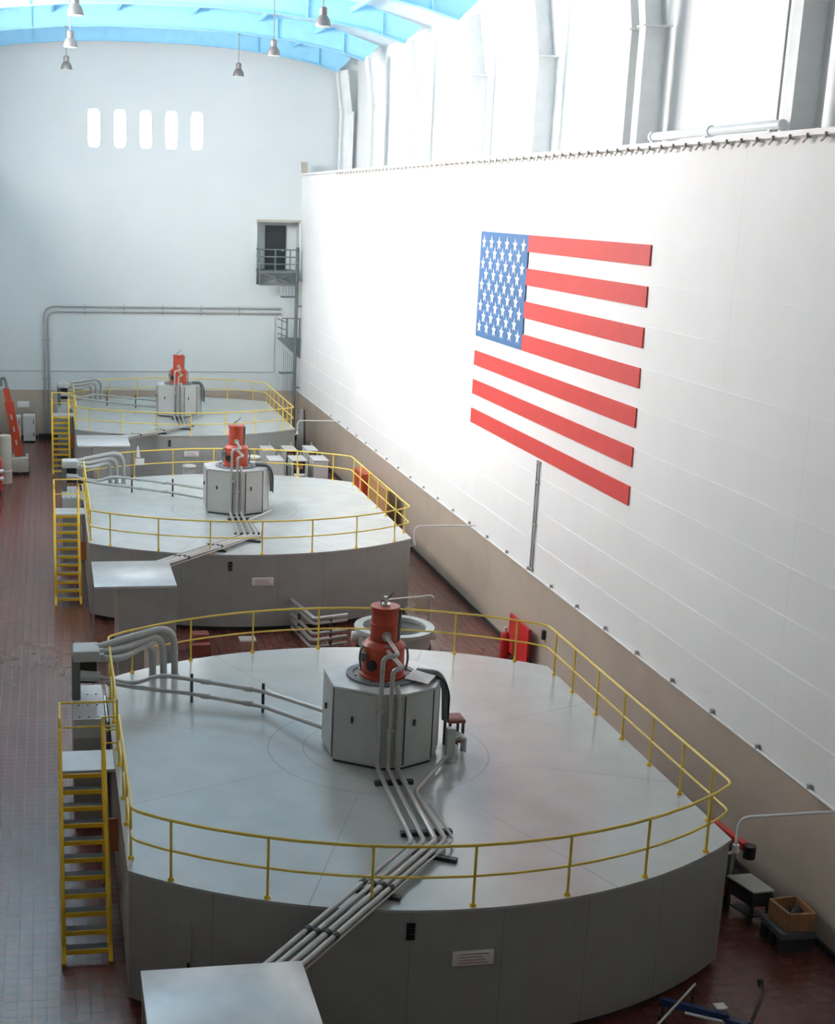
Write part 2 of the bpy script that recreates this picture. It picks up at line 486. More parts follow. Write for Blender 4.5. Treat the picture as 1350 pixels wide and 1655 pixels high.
# crane rail clips along the ledge edge
t = thing('crane_rail', 'white crane rail with dark hook clips along the right wall ledge', 'rail', (XW-0.03, 30, 14.9))
MB().box(XW-0.12, XW-0.06, 18, YE-0.6, 14.94, 15.05).build('rail_edge', 'white_trim', t)
c0 = None
for i in range(76):
    y = 21.0 + i*0.655
    if c0 is None:
        m = MB(); m.box(-0.09, 0.0, -0.11, 0.11, -0.035, -0.008); m.bar((-0.06, -0.09, -0.03), (-0.06, 0.06, -0.11), 0.03, 0.03); m.box(-0.10, -0.05, -0.12, -0.095, -0.02, 0.05)
        bm = m.bm
        bmesh.ops.recalc_face_normals(bm, faces=bm.faces)
        me = bpy.data.meshes.new('clip'); bm.to_mesh(me); bm.free(); me.materials.append(M['clip'])
        c0 = me
    o = bpy.data.objects.new('clip', c0); C.objects.link(o); o.parent = t
    o.location = Vector((XW-0.06, y, 14.93)) - Vector(t.location)
# big pipe lying behind the ledge
t = thing('ledge_pipe', 'fat white pipe lying along the ledge between two wall columns', 'pipe', (16.0, 33, 15.15))
MB().tube([(16.0, 36.9, 15.40), (16.0, 29.9, 15.40)], 0.11).build('pipe', 'col_paint', t)
for y in (36.7, 33.6, 30.4): MB().box(15.93, 16.07, y-0.05, y+0.05, ZL, 15.32).build('support', 'col_paint', t)
for y in (36.75, 33.4): MB().cyl((16.0, y-0.06, 15.40), (16.0, y+0.06, 15.40), 0.14).build('coupling', 'col_paint', t)
o = MB().tube([(16.22, 30.60, ZL), (16.22, 30.60, 18.3)], 0.03).build('riser_conduit', 'grey_pipe', loc=(16.22, 30.6, ZL))
tag(o, 'thin grey conduit rising beside the upper right wall column', 'pipe')
o = MB().box(14.05, 14.35, 79.3, 79.7, ZL, 15.64).build('ledge_end_stop', 'tan', loc=(14.2, 79.5, ZL))
tag(o, 'small tan stop block on the far end of the right ledge', 'end stop')

# lamps
def lamp(x, y, zb, label):
    t = thing('high_bay_lamp', label, 'lamp', (x, y, zb), 'high bay lamps')
    MB().lathe([(0.285, 0), (0.29, 0.03), (0.25, 0.20), (0.17, 0.33), (0.13, 0.37), (0.155, 0.37), (0.18, 0.21), (0.262, 0.03), (0.262, 0.0)][:5], x, y, zb, 24).build('shade', 'lamp', t)
    MB().lathe([(0.27, -0.012), (0.27, -0.004)], x, y, zb, 24).build('lens', 'lamp_in', t)
    MB().lathe([(0.13, 0.36), (0.14, 0.40), (0.14, 0.60), (0.10, 0.64)], x, y, zb, 20).build('ballast', 'lamp', t)
    ztop = next(za+(zb-za)*(x-xa)/(xb-xa) for (xa,za),(xb,zb) in zip(prof[:-1], prof[1:]) if xa <= x <= xb)
    ztop += 0.0 if abs(y-73.2) < 1 else 1.04
    MB().cyl((x, y, ztop-0.05), (x, y, ztop), 0.08, n=12).build('canopy', 'lamp', t)
    MB().tube([(x, y, zb+0.62), (x, y, ztop)], 0.022, 8).build('stem', 'lamp', t)
    return t
for x, y, l in ((1.05, 73.2, 'dark bell lamp over the left of the end wall, lowest in view'), (9.58, 73.2, 'dark bell lamp over the right of the end wall'),
                (1.07, 62.3, 'bell lamp hanging on the left, middle of the left trio'), (9.65, 62.3, 'bell lamp on the right below the second girder'),
                (1.07, 51.5, 'largest bell lamp on the left at the top edge'), (9.72, 51.5, 'largest bell lamp on the right near the top edge')):
    lamp(x, y, 19.5, l)

# ------------------------------------------------------------------ flag on the right wall
FX = XW - 0.05
fy0, fy1, fz1 = 45.9, 32.3, 12.70
sh = (12.70-6.33)/13
t = thing('flag_mural', 'large red white and blue striped flag mounted on the white wall', 'flag', (FX, 39, 6.3))
CAN = 41.13
for i in range(7):
    z1 = fz1 - 2*i*sh; z0 = z1 - sh
    far = CAN if i < 4 else fy0
    MB().box(FX, XW-0.0145, fy1, far, z0, z1).build('stripe', 'flag_red', t)
can = MB().box(FX, XW-0.0145, CAN, fy0, fz1-7*sh, fz1).build('canton', 'flag_blue', t)
ch, cw = 7*sh, fy0-CAN
star_me = None
for r in range(9):
    n = 6 if r % 2 == 0 else 5
    for k in range(n):
        yy = fy0 - cw*((1+2*k+(r % 2))/12.0)
        zz = fz1 - ch*((r+1)/10.0)
        if star_me is None:
            pts = []
            for j in range(10):
                R_ = 0.235 if j % 2 == 0 else 0.09
                a = PI/2 + j*PI/5
                pts.append((FX-0.012, yy+R_*math.cos(a), zz+R_*math.sin(a)))
            s0 = MB().extr(pts, (0.012, 0, 0)).build('star', 'star_white', can)
            star_me = (s0, yy, zz)
        else:
            s = star_me[0].copy(); C.objects.link(s); s.parent = can
            s.location = (0, yy-star_me[1], zz-star_me[2])

# conduits on the walls
t = thing('wall_conduit', 'pair of thin grey conduits dropping below the flag to the dado', 'pipe', (XW-0.04, 38.9, 2.8))
for dy in (-0.10, 0.10): MB().tube([(XW-0.04, 38.9+dy, 2.85), (XW-0.04, 38.9+dy, 6.25)], 0.025, 8).build('pipe', 'grey_pipe', t)
for z in (2.95, 4.3, 5.6, 6.2): MB().box(XW-0.06, XW-0.002, 38.75, 39.05, z-0.03, z+0.03).build('clamp', 'grey_pipe', t)
t = thing('dado_pipe', 'long thin white pipe clipped along the top of the tan dado', 'pipe', (XW-0.05, 40, 2.8))
MB().tube([(XW-0.065, 12, 2.83), (XW-0.065, YE-0.5, 2.83)], 0.03, 8).build('pipe', 'white_trim', t)
for i in range(27): 
    y = 16.6 + i*2.05
    MB().box(XW-0.09, XW-0.016, y-0.035, y+0.035, 2.80, 2.94).build('clip', 'grey_pipe', t)

t = thing('end_wall_conduit', 'pair of grey pipes rising and bending across the end wall', 'pipe', (0, YE-0.1, 0))
MB().tube([(-0.30, YE-0.1, 0.02), (-0.30, YE-0.1, 7.50), (13.2, YE-0.1, 7.50)], 0.055, 10, 0.7).build('pipe', 'pipe', t)
MB().tube([(-0.07, YE-0.1, 0.02), (-0.07, YE-0.1, 7.22), (13.2, YE-0.1, 7.22)], 0.055, 10, 0.6).build('pipe', 'pipe', t)
for z in (1.2, 3.4, 5.6): MB().box(-0.45, 0.08, YE-0.06, YE-0.001, z-0.03, z+0.03).build('clamp', 'pipe', t)
for x in (2, 4.2, 6.4, 8.6, 10.8): MB().box(x-0.03, x+0.03, YE-0.06, YE-0.001, 7.05, 7.62).build('clamp', 'pipe', t)
o = MB().tube([(-3.0, YE-0.03, 3.85), (12.9, YE-0.03, 3.85), (12.9, YE-0.03, 7.0)], 0.018, 6, 0.1).build('thin_conduit', 'grey_pipe', loc=(5, YE-0.03, 3.85))
tag(o, 'very thin level conduit low on the white end wall', 'pipe')

# ------------------------------------------------------------------ balcony and spiral stair in the far corner
t = thing('balcony', 'grey steel balcony with cross braced apron below the dark doorway', 'balcony', (12.9, YE-0.6, 9.7))
yb0, yb1 = YE-1.15, YE+1.0
MB().box(11.72, 13.95, yb0, yb1-0.1, 9.60, 9.70).build('platform', 'steel_dark', t)
m = MB()
m.bar((11.75, yb0, 8.92), (13.9, yb0, 8.92), 0.1, 0.1); m.bar((11.75, yb0, 9.62), (13.9, yb0, 9.62), 0.1, 0.12)
m.bar((11.85, yb0, 8.92), (13.8, yb0, 9.6), 0.07, 0.07); m.bar((11.85, yb0, 9.6), (13.8, yb0, 8.92), 0.07, 0.07)
m.bar((11.78, yb0, 8.9), (11.78, yb0, 9.65), 0.08, 0.08); m.bar((13.9, yb0, 8.9), (13.9, yb0, 9.65), 0.08, 0.08)
m.build('cross_brace', 'steel_dark', t)
for z, nm in ((10.86, 'top_rail'), (10.46, 'mid_rail'), (10.06, 'low_rail')):
    MB().tube([(11.76, YE-0.02, z), (11.76, yb0, z), (13.92, yb0, z)], 0.035, 8).build(nm, 'steel_dark', t)
for x in (11.76, 12.65, 13.5): MB().cyl((x, yb0, 9.7), (x, yb0, 10.86), 0.04, n=10).build('post', 'steel_dark', t)

t = thing('spiral_staircase', 'dark steel spiral staircase in the far right corner', 'staircase', (14.0, YE-0.9, 0))
yc = YE-0.95
MB().cyl((13.96, yc, 0), (13.96, yc, 11.0), 0.10, n=14).build('center_pole', 'steel_dark', t)
def wedge(z, a0, a1, r, th=0.06):
    pts = [(13.96, yc)] + [(13.96+r*math.cos(a0+(a1-a0)*k/4), yc+r*math.sin(a0+(a1-a0)*k/4)) for k in range(5)]
    return MB().prism(pts, z-th, z)
for z in (8.30, 3.98): wedge(z, PI*0.96, PI*1.16, 0.92, 0.09).build('tread', 'steel_dark', t)
for z in (9.2, 7.75, 5.4, 3.1):
    MB().box(14.0, 14.27, yc-0.08, yc+0.08, z-0.06, z).build('wall_bracket', 'steel_dark', t)
MB().extr([(12.92, yc, 5.90), (14.27, yc, 5.90), (14.27, yc, 4.72)], (0, 0.5, 0)).build('landing', 'steel_dark', t)
for z in (7.0, 6.55, 6.2): MB().tube([(12.9, yc, z), (13.4, yc-0.1, z-0.18)], 0.03, 8).build('landing_rail', 'steel_dark', t)
MB().tube([(13.15, yc, 7.03), (14.2, yc, 7.03)], 0.03, 8).build('landing_rail', 'steel_dark', t)
for x, r in ((13.15, 0.025), (13.45, 0.06), (14.18, 0.05)): MB().cyl((x, yc, 5.9), (x, yc, 7.05), r, n=10).build('post', 'steel_dark', t)
for k in range(5): MB().cyl((13.35+0.12*k, yc+0.1, 2.6), (13.30+0.12*k, yc+0.1, 5.3-0.1*k), 0.012, n=6).build('baluster', 'steel_dark', t)
for k in range(4): MB().cyl((13.2+0.17*k, yc+0.1, 8.35), (13.2+0.17*k, yc+0.1, 8.9), 0.014, n=6).build('baluster', 'steel_dark', t)

# ------------------------------------------------------------------ one generator and what is bolted around it, then copies
WHICH = [('nearest', 'in the foreground'), ('middle', 'in the middle of the hall'), ('farthest', 'by the end wall')]
sets = []       # (template, label template, group)
def arc_pts(fn, a, b, n): return [(a+(b-a)*i/n, fn(a+(b-a)*i/n)) for i in range(n+1)]
outline = arc_pts(fy, XL, XR, 24) + arc_pts(by, XR, XL, 24)
def inset(k):
    return [(GX+(x-GX)*k, GY+(y-GY)*k) for x, y in outline]
g = thing('generator_housing', '', 'generator', (GX, GY, 0), 'round generator housings')
MB().prism(inset(0.985), 0, 0.14).build('plinth', 'plinth', g)
MB().prism(outline, 0.14, ZD-0.045).build('shell', 'shell', g)
MB().prism(inset(1.004), ZD-0.045, ZD).build('deck', 'deck', g)
def on_front(x, z0, z1, w, name, mat, th=0.03, par=None):
    y = fy(x); dx = 0.02
    sl = (fy(x+dx)-fy(x-dx))/(2*dx)
    u = Vector((1, sl, 0)).normalized(); n = Vector((sl, -1, 0)).normalized()
    return MB().obox(Vector((x, y, (z0+z1)/2))+n*th*0.4, u*w/2, n*th/2, Vector((0,0,(z1-z0)/2))).build(name, mat, par)
for k in range(3): on_front(5.58, 2.02+0.105*k, 2.105+0.105*k, 0.14, 'vent', 'black', 0.03, g)
dr = on_front(1.88, 0.35, 1.86, 0.66, 'access_door', 'shell', 0.03, g)
on_front(2.13, 1.0, 1.16, 0.03, 'handle', 'black', 0.09, dr)
MB().box(0.97, XL+0.01, 25.46, 25.50, 0.92, 1.62).build('orange_reflection_plate', 'orange_reflect', g)  # panel by the stair, its orange reflection put into the colour
sets.append((g, 'round gray generator housing {0}, with a flat painted deck', 'round generator housings'))

s = thing('information_sign', '', 'sign', (6.63, fy(6.63)-0.03, 1.53), 'signs on the generator housings')
ys = fy(6.63)
MB().box(6.28, 6.98, ys-0.035, ys-0.005, 1.53, 1.79).build('plate', 'sign', s, bevel=0.008)
m = MB()
for k in range(4): m.box(6.38+0.02*(k % 2), 6.90-0.05*(k % 3), ys-0.038, ys-0.034, 1.57+0.052*k, 1.59+0.052*k)
m.build('faded_lettering', 'sign_ink', s)
sets.append((s, 'small pale sign plate on the front of the {0} generator housing', 'signs on the generator housings'))

# railing
RZ, MZ = ZD+1.07, ZD+0.53
q = thing('guard_railing', '', 'railing', (GX, GY, ZD), 'yellow guard railings')
ins = 0.06
def ring_path(z, y_from, y_to):
    P = [(XL+ins, y_from, z), (XL+ins, fy(XL)+ins, z)]
    P += [(x, y+ins, z) for x, y in arc_pts(fy, XL+0.5, XR-0.5, 14)]
    P += [(XR-ins, fy(XR)+ins, z), (XR-ins, by(XR)-ins, z)]
    P += [(x, y-ins, z) for x, y in arc_pts(by, XR-0.5, XL+0.5, 14)]
    P += [(XL+ins, by(XL)-ins, z), (XL+ins, y_to, z)]
    return P
MB().tube(ring_path(RZ, 25.93, 26.74), 0.027, 10, 0.16).build('top_rail', 'yellow', q)
MB().tube(ring_path(MZ, 25.93, 26.74), 0.022, 10, 0.16).build('mid_rail', 'yellow', q)
posts = [(x, fy(x)+ins) for x in (1.83, 3.33, 4.95, 6.60, 8.26, 9.82, 11.30)]
posts += [(x, by(x)-ins) for x in (1.80, 3.28, 4.88, 6.58, 8.25, 9.95, 11.30)]
posts += [(XR-ins, y) for y in (22.2, 23.42, 24.84, 26.26, 27.74, 29.21, 30.45)]
posts += [(XL+ins, y) for y in (21.85, 23.2, 24.35, 25.93, 26.74, 28.3, 29.8, 30.7)]
for x, y in posts:
    p = MB().cyl((x, y, ZD), (x, y, RZ), 0.024, n=10).build('post', 'yellow', q)
    MB().cyl((x, y, ZD), (x, y, ZD+0.05), 0.06, 0.04, n=10).build('base_flange', 'stair_yellow', p)
sets.append((q, 'yellow pipe guard railing around the deck of the {0} generator', 'yellow guard railings'))

# stair
st = thing('steel_stair', '', 'stairs', (0.48, 24.3, 0), 'yellow steel stairs')
PX0, PX1 = 0.06, 0.90
MB().box(0.03, XL-0.03, 25.78, 26.80, ZD-0.07, ZD-0.01).build('landing', 'box_top', st)
for x in (PX0, PX1): MB().bar((x, 22.78, 0.02), (x, 25.80, ZD-0.05), 0.085, 0.22).build('stringer', 'stair_yellow', st)
for k in range(11):
    tt = (k+1)/11.0
    y = 22.78+3.02*tt; z = (ZD-0.05)*tt
    tr = MB().box(PX0+0.03, PX1-0.03, y-0.10, y+0.10, z-0.03, z+0.005).build('tread', 'steel_dark', st)
    MB().box(PX0+0.03, PX1-0.03, y-0.13, y-0.10, z-0.075, z+0.01).build('nosing', 'stair_yellow', tr)
for x in (PX0, PX1):
    MB().tube([(x, 22.98, 0.2), (x, 22.98, 1.12), (x, 25.84, ZD+0.90), (x, 25.84, ZD-0.02)] if x == PX1 else
              [(x, 22.98, 0.2), (x, 22.98, 1.12), (x, 25.84, ZD+0.90), (x, 25.84, ZD-0.02)], 0.036, 10, 0.12).build('handrail', 'stair_yellow', st)
    MB().cyl((x, 24.4, 1.25), (x, 24.4, 2.30), 0.022, n=8).build('baluster', 'stair_yellow', st)
MB().tube([(PX0, 25.84, ZD+1.05), (PX0, 26.76, ZD+1.05), (XL+0.02, 26.76, ZD+1.05)], 0.026, 10, 0.05).build('landing_rail', 'yellow', st)
MB().tube([(PX0, 25.84, ZD+0.52), (PX0, 26.76, ZD+0.52), (XL+0.02, 26.76, ZD+0.52)], 0.020, 10, 0.05).build('landing_rail', 'yellow', st)
for zz in (1.05, 0.78, 0.50): MB().tube([(PX1, 25.90, ZD+zz), (XL+0.02, 25.90, ZD+zz)], 0.018, 8).build('gate_rail', 'yellow', st)
for x, y in ((PX0, 26.76), (PX0, 25.86)): MB().cyl((x, y, 0.0), (x, y, ZD+1.06), 0.035, n=10).build('post', 'yellow', st)
MB().cyl((PX1, 25.92, 0), (PX1, 25.92, ZD+1.05), 0.035, n=10).build('post', 'yellow', st)
MB().extr([(PX1+0.05, 25.85, ZD-0.08), (PX1+0.05, 26.7, ZD-0.08), (PX1+0.05, 26.7, ZD-0.7)], (0.04, 0, 0)).build('bracket', 'grey_pipe', st)
sets.append((st, 'steep yellow steel stair with open treads up to the {0} generator', 'yellow steel stairs'))

# exciter cabinet
CX, CY = 6.60, 26.24
cabp = [(-1.1,-.54), (-.23,-1.12), (.2,-1.13), (.90,-.78), (1.17,-.22), (1.17,.3), (.92,.8), (.2,1.13), (-.23,1.12), (-1.1,.54)]
cabw = [(CX+a, CY+b) for a, b in cabp]
ZC = ZD+1.62
c = thing('exciter_cabinet', '', 'cabinet', (CX, CY, ZD), 'exciter cabinets')
MB().prism([(CX+a*0.97, CY+b*0.97) for a, b in cabp], ZD, ZD+0.09).build('base_frame', 'plinth', c)
MB().prism(cabw, ZD+0.06, ZC-0.03).build('body', 'cab', c)
MB().prism([(CX+a*1.015, CY+b*1.015) for a, b in cabp], ZC-0.035, ZC).build('top_plate', 'box_top', c)
def facet_panel(i, f0, f1, z0, z1, name, mat, th, par, out=0.0):
    p0, p1 = Vector((*cabw[i], 0)), Vector((*cabw[(i+1) % len(cabw)], 0))
    u = (p1-p0).normalized(); n = Vector((u.y, -u.x, 0))
    a, b = p0+(p1-p0)*f0, p0+(p1-p0)*f1
    return MB().obox((a+b)/2+n*(th/2+out)+Vector((0,0,(z0+z1)/2)), (b-a)/2, n*th/2, Vector((0,0,(z1-z0)/2))).build(name, mat, par)
for i, h in ((0, 0.40), (2, 0.30), (9, 0.45)):
    d = facet_panel(i, 0.03, 0.93, ZD+0.12, ZC-0.06, 'door', 'cab', 0.025, c)
    facet_panel(i, h-0.025, h+0.01, ZD+0.92, ZD+1.05, 'handle', 'dark', 0.05, d, 0.02)
    facet_panel(i, 0.95, 0.985, ZD+0.10, ZC-0.06, 'door_gap', 'black', 0.012, c)
facet_panel(2, 0.0, 0.022, ZD+0.10, ZC-0.06, 'door_gap', 'black', 0.012, c)
facet_panel(4, 0.05, 0.95, ZD+0.12, ZC-0.06, 'side_panel', 'dark', 0.02, c)
MB().lathe([(0.74, 0.0), (0.74, 0.05), (0.62, 0.05), (0.60, 0.02), (0.3, 0.02)], CX, CY, ZC, 40).build('ring_flange', 'steel_dark', c)
MB().tube([(CX+0.75, CY+0.05, ZC+0.05), (CX+1.10, CY-0.28, ZC+0.10), (CX+1.24, CY-0.34, ZC-0.15), (CX+1.27, CY-0.36, ZD+0.75)], 0.075, 10, 0.2).build('cable_bundle', 'steel_dark', c)
MB().tube([(CX+0.70, CY-0.1, ZC+0.04), (CX+1.16, CY-0.42, ZC+0.06), (CX+1.31, CY-0.45, ZC-0.25), (CX+1.32, CY-0.40, ZD+0.7)], 0.02, 8, 0.2).build('cable', 'black', c)
sets.append((c, 'gray many sided exciter cabinet on the {0} generator deck', 'exciter cabinets'))

# red motor housing on top
e = thing('exciter_motor', '', 'motor', (CX, CY, ZC+0.02), 'red exciter motors')
MB().lathe([(0.47, 0.0), (0.47, 0.05), (0.43, 0.06), (0.43, 0.62), (0.44, 0.63), (0.44, 0.66), (0.33, 0.76), (0.29, 0.76)], CX, CY, ZC+0.02, 40).build('lower_drum', 'red', e)
MB().lathe([(0.285, 0.74), (0.285, 1.06), (0.295, 1.07), (0.295, 1.11), (0.275, 1.12), (0.275, 1.40), (0.30, 1.41), (0.30, 1.46), (0.29, 1.47)], CX, CY, ZC+0.02, 36).build('upper_drum', 'red', e)
sp = MB().lathe([(0.10, 1.47), (0.10, 1.51), (0.045, 1.52), (0.045, 1.66), (0.02, 1.67)], CX, CY, ZC+0.02, 14).build('shaft_cap', 'silver', e)
MB().tube([(CX-0.09, CY, ZC+1.50), (CX-0.09, CY, ZC+1.58), (CX+0.02, CY-0.03, ZC+1.63), (CX+0.14, CY-0.03, ZC+1.76)], 0.014, 6).build('sensor_wire', 'dark', sp)
MB().cyl((CX-0.30, CY-0.33, ZC+0.33), (CX-0.34, CY-0.37, ZC+0.33), 0.11, n=18).build('port_cover', 'black', e)
for zz, yy in ((0.93, -0.30), (0.67, -0.36)): MB().cyl((CX-0.02, CY+yy+0.1, ZC+zz), (CX-0.02, CY+yy-0.02, ZC+zz-0.01), 0.095, n=18).build('pipe_flange', 'grey_pipe', e)
MB().tube([(CX-0.36, CY-0.05, ZC+0.66), (CX-0.48, CY-0.1, ZC+0.66), (CX-0.52, CY-0.1, ZC+0.45), (CX-0.47, CY-0.1, ZC+0.15)], 0.024, 8, 0.1).build('side_hose', 'steel_dark', e)
MB().tube([(CX+0.36, CY-0.05, ZC+0.60), (CX+0.47, CY-0.08, ZC+0.60), (CX+0.50, CY-0.08, ZC+0.40), (CX+0.46, CY-0.08, ZC+0.12)], 0.024, 8, 0.1).build('side_hose', 'steel_dark', e)
MB().box(CX-0.50, CX-0.40, CY-0.22, CY-0.12, ZC+0.38, ZC+0.56).build('terminal_box', 'steel_dark', e)
MB().tube([(CX+0.27, CY-0.12, ZC+0.75), (CX+0.29, CY-0.12, ZC+1.44)], 0.03, 8).build('cable_duct', 'steel_dark', e)
for k in range(8):
    a = 2*PI*k/8
    MB().cyl((CX+0.56*math.cos(a), CY+0.56*math.sin(a), ZC+0.01), (CX+0.56*math.cos(a), CY+0.56*math.sin(a), ZC+0.05), 0.025, n=8).build('bolt', 'silver', e)
sets.append((e, 'red stepped motor housing on top of the {0} exciter cabinet', 'red exciter motors'))

# front conduit bundle
ZP = ZD+0.12
b = thing('conduit_bundle', '', 'pipes', (6.2, 22, ZD), 'front conduit bundles')
runs = [([(6.57, 25.97, ZC+0.93), (6.61, 25.03, 5.0), (6.29, 25.0, 4.98), (6.27, 25.0, ZP), (6.14, 21.74, ZP), (2.80, 17.69, 2.75)], 0.045),
        ([(6.57, 25.9, ZC+0.66), (6.70, 25.05, 4.74), (6.50, 25.0, 4.70), (6.47, 25.0, ZP), (6.35, 21.70, ZP), (2.98, 17.69, 2.75)], 0.045),
        ([(6.62, 25.13, ZC+0.18), (6.66, 25.02, ZC-0.05), (6.66, 25.02, ZP), (6.56, 21.72, ZP), (3.20, 17.69, 2.75)], 0.055),
        ([(7.80, 25.42, ZP), (6.73, 23.8, ZP), (6.75, 21.72, ZP), (3.38, 17.69, 2.75)], 0.045),
        ([(6.86, 23.2, ZP), (6.90, 21.72, ZP), (3.41, 17.695, 2.66)], 0.022)]
for P, r in runs: MB().tube(P, r, 10, 0.14).build('pipe', 'pipe', b)
for (x0, x1, y) in ((6.10, 6.86, 24.45), (6.05, 7.0, 22.2)): MB().box(x0, x1, y-0.06, y+0.06, ZD, ZP-0.04).build('support', 'dark', b)
for (x, y) in ((6.35, 21.12), (5.05, 19.92)):
    MB().bar((x-0.25, y+0.35, ZD+0.035), (x+0.42, y-0.05, ZD+0.035), 0.12, 0.07).build('support', 'dark', b)
for x, y, z in ((6.29, 25.0, 3.85), (6.50, 25.0, 3.47)): MB().cyl((x, y, z-0.035), (x, y, z+0.035), 0.085, n=16).build('coupling', 'pipe', b)
for j, (P, r) in enumerate(runs[:4]):
    a, c_ = Vector(P[-2]), Vector(P[-1])
    for f in (0.36, 0.72):
        f += 0.02*j
        d_ = (c_-a).normalized(); p = a+(c_-a)*f
        MB().cyl(p-d_*0.05, p+d_*0.05, r+0.014, n=12).build('coupling', 'dark', b)
sets.append((b, 'bundle of gray conduits crossing the front of the {0} generator deck', 'front conduit bundles'))

# two pipes on the left of the deck
l = thing('conduit_pair', '', 'pipes', (3.2, 29.2, ZD), 'left conduit pairs')
MB().tube([(0.95, 29.75, 3.10), (1.10, 29.70, 3.06), (1.72, 29.6, 2.96), (2.32, 29.6, 3.15), (3.01, 29.39, 3.10), (4.51, 28.60, 3.05), (5.55, 26.9, 3.19)], 0.05, 10, 0.2).build('pipe', 'pipe', l)
MB().tube([(1.10, 29.62, 3.02), (1.72, 29.54, 2.90), (3.01, 29.39, 2.76), (4.51, 28.60, 2.70), (5.55, 26.75, 2.86)], 0.05, 10, 0.2).build('pipe', 'pipe', l)
for x, y in ((3.01, 29.39), (4.51, 28.60)):
    MB().box(x-0.03, x+0.03, y-0.03, y+0.03, ZD, ZD+0.68).build('support', 'dark', l)
d_ = Vector((1.5, -0.79, 0)).normalized()
for p in ((3.30, 29.24, 3.09), (3.30, 29.24, 2.75), (4.2, 28.76, 2.72), (4.2, 28.76, 3.06)):
    p = Vector(p); MB().cyl(p-d_*0.09, p+d_*0.09, 0.068, n=14).build('coupling', 'pipe', l)
sets.append((l, 'pair of gray pipes along the left of the {0} generator deck', 'left conduit pairs'))

# junction pedestal and thick conduits at the left
j = thing('junction_pedestal', '', 'cabinet', (0.7, 29.7, 0), 'junction pedestals')
MB().box(0.36, 1.05, 28.62, 30.85, 0, 2.50).build('body', 'cab', j, bevel=0.015)
MB().box(0.36, 1.05, 28.60, 28.63, 0.1, 2.1).build('front_panel', 'shell', j)
tp = MB().box(0.36, 1.05, 28.62, 30.85, 2.50, 2.52).build('top_plate', 'deck', j)
for x in (0.5, 0.7, 0.9):
    for y in (28.75, 29.5, 30.2): MB().cyl((x, y, 2.52), (x, y, 2.535), 0.022, n=8).build('bolt', 'dark', tp)
MB().box(0.36, 0.55, 29.85, 30.35, 2.52, 3.55).build('upright', 'steel_dark', j, bevel=0.02)
MB().box(0.55, 0.92, 30.2, 30.35, 2.8, 3.5).build('back_plate', 'black', j)
MB().box(0.38, 0.98, 29.7, 30.4, 3.45, 3.72).build('head_box', 'cab', j, bevel=0.05)
MB().cyl((0.55, 29.80, 3.12), (0.98, 29.75, 3.10), 0.12, 0.11, n=16).build('bushing', 'cab', j)
MB().box(1.08, 1.12, 28.65, 30.3, 2.2, 2.45).build('bright_strip', 'silver', j)
sets.append((j, 'gray junction pedestal left of the {0} generator behind its stair', 'junction pedestals'))
k3 = thing('thick_conduits', '', 'pipes', (2.4, 31.2, ZD), 'thick bent conduits')
for i, (xe, ye, zt) in enumerate(((2.26, 31.12, 3.50), (2.52, 31.18, 3.67), (2.79, 31.24, 3.84))):
    y0 = 29.85+0.16*i; z0 = 3.50+0.07*i
    MB().tube([(0.92, y0, z0), (1.5, y0+0.30, zt-0.12), (xe-0.02, ye-0.1, zt), (xe, ye, ZD)], 0.082, 14, 0.55).build('pipe', 'grey_pipe', k3)
    MB().cyl((xe, ye, ZD), (xe, ye, ZD+0.05), 0.11, n=16).build('floor_collar', 'grey_pipe', k3)
    MB().cyl((0.90, y0, z0), (1.08, y0+0.04, z0+0.02), 0.095, n=16).build('end_coupling', 'grey_pipe', k3)
sets.append((k3, 'three thick conduits arching over the railing onto the {0} generator deck', 'thick bent conduits'))

# equipment box in front
x = thing('equipment_box', '', 'cabinet', (2.6, 16.3, 0), 'gray equipment boxes')
MB().box(1.80, 3.44, 14.90, 17.68, 0, 2.80).build('body', 'shell', x)
MB().box(1.115, 3.45, 14.86, 17.70, 2.80, 2.88).build('top_plate', 'box_top', x, bevel=0.01)
MB().box(1.13, 1.20, 17.50, 17.66, 0.0, 2.80).build('corner_leg', 'shell', x)
MB().box(1.785, 1.80, 14.95, 15.03, 1.9, 2.6).build('edge_strip', 'stair_yellow', x)
arch = [(2.52, 0.2)] + [(2.80-0.28*math.cos(PI*i/10), 0.95+0.28*math.sin(PI*i/10)) for i in range(11)] + [(3.08, 0.2)]
MB().extr([(a, 14.875, z) for a, z in arch], (0, 0.03, 0)).build('arched_panel', 'cream', x)
sets.append((x, 'gray metal equipment box with a pale flat top before the {0} generator', 'gray equipment boxes'))

# slender vent pipe at the right corner
h = thing('vent_pipe', '', 'pipe', (12.10, 21.45, 2.2), 'white vent pipes')
MB().tube([(11.80, 21.50, 2.24), (12.10, 21.40, 2.28), (12.10, 21.40, 2.98), (XW+0.02, 21.55, 2.93)], 0.028, 10, 0.22).build('pipe', 'white_trim', h)
MB().cyl((12.10, 21.40, 2.30), (12.10, 21.40, 2.45), 0.06, n=12).build('collar', 'white_trim', h)
sets.append((h, 'thin white pipe bent from the {0} generator corner to the right wall', 'white vent pipes'))

for tmpl, txt, grp in sets:
    tmpl['label'] = txt.format(WHICH[0][0])
    for kx in (1, 2):
        dup(tmpl, (0, DY*kx, 0), txt.format(WHICH[kx][0]))

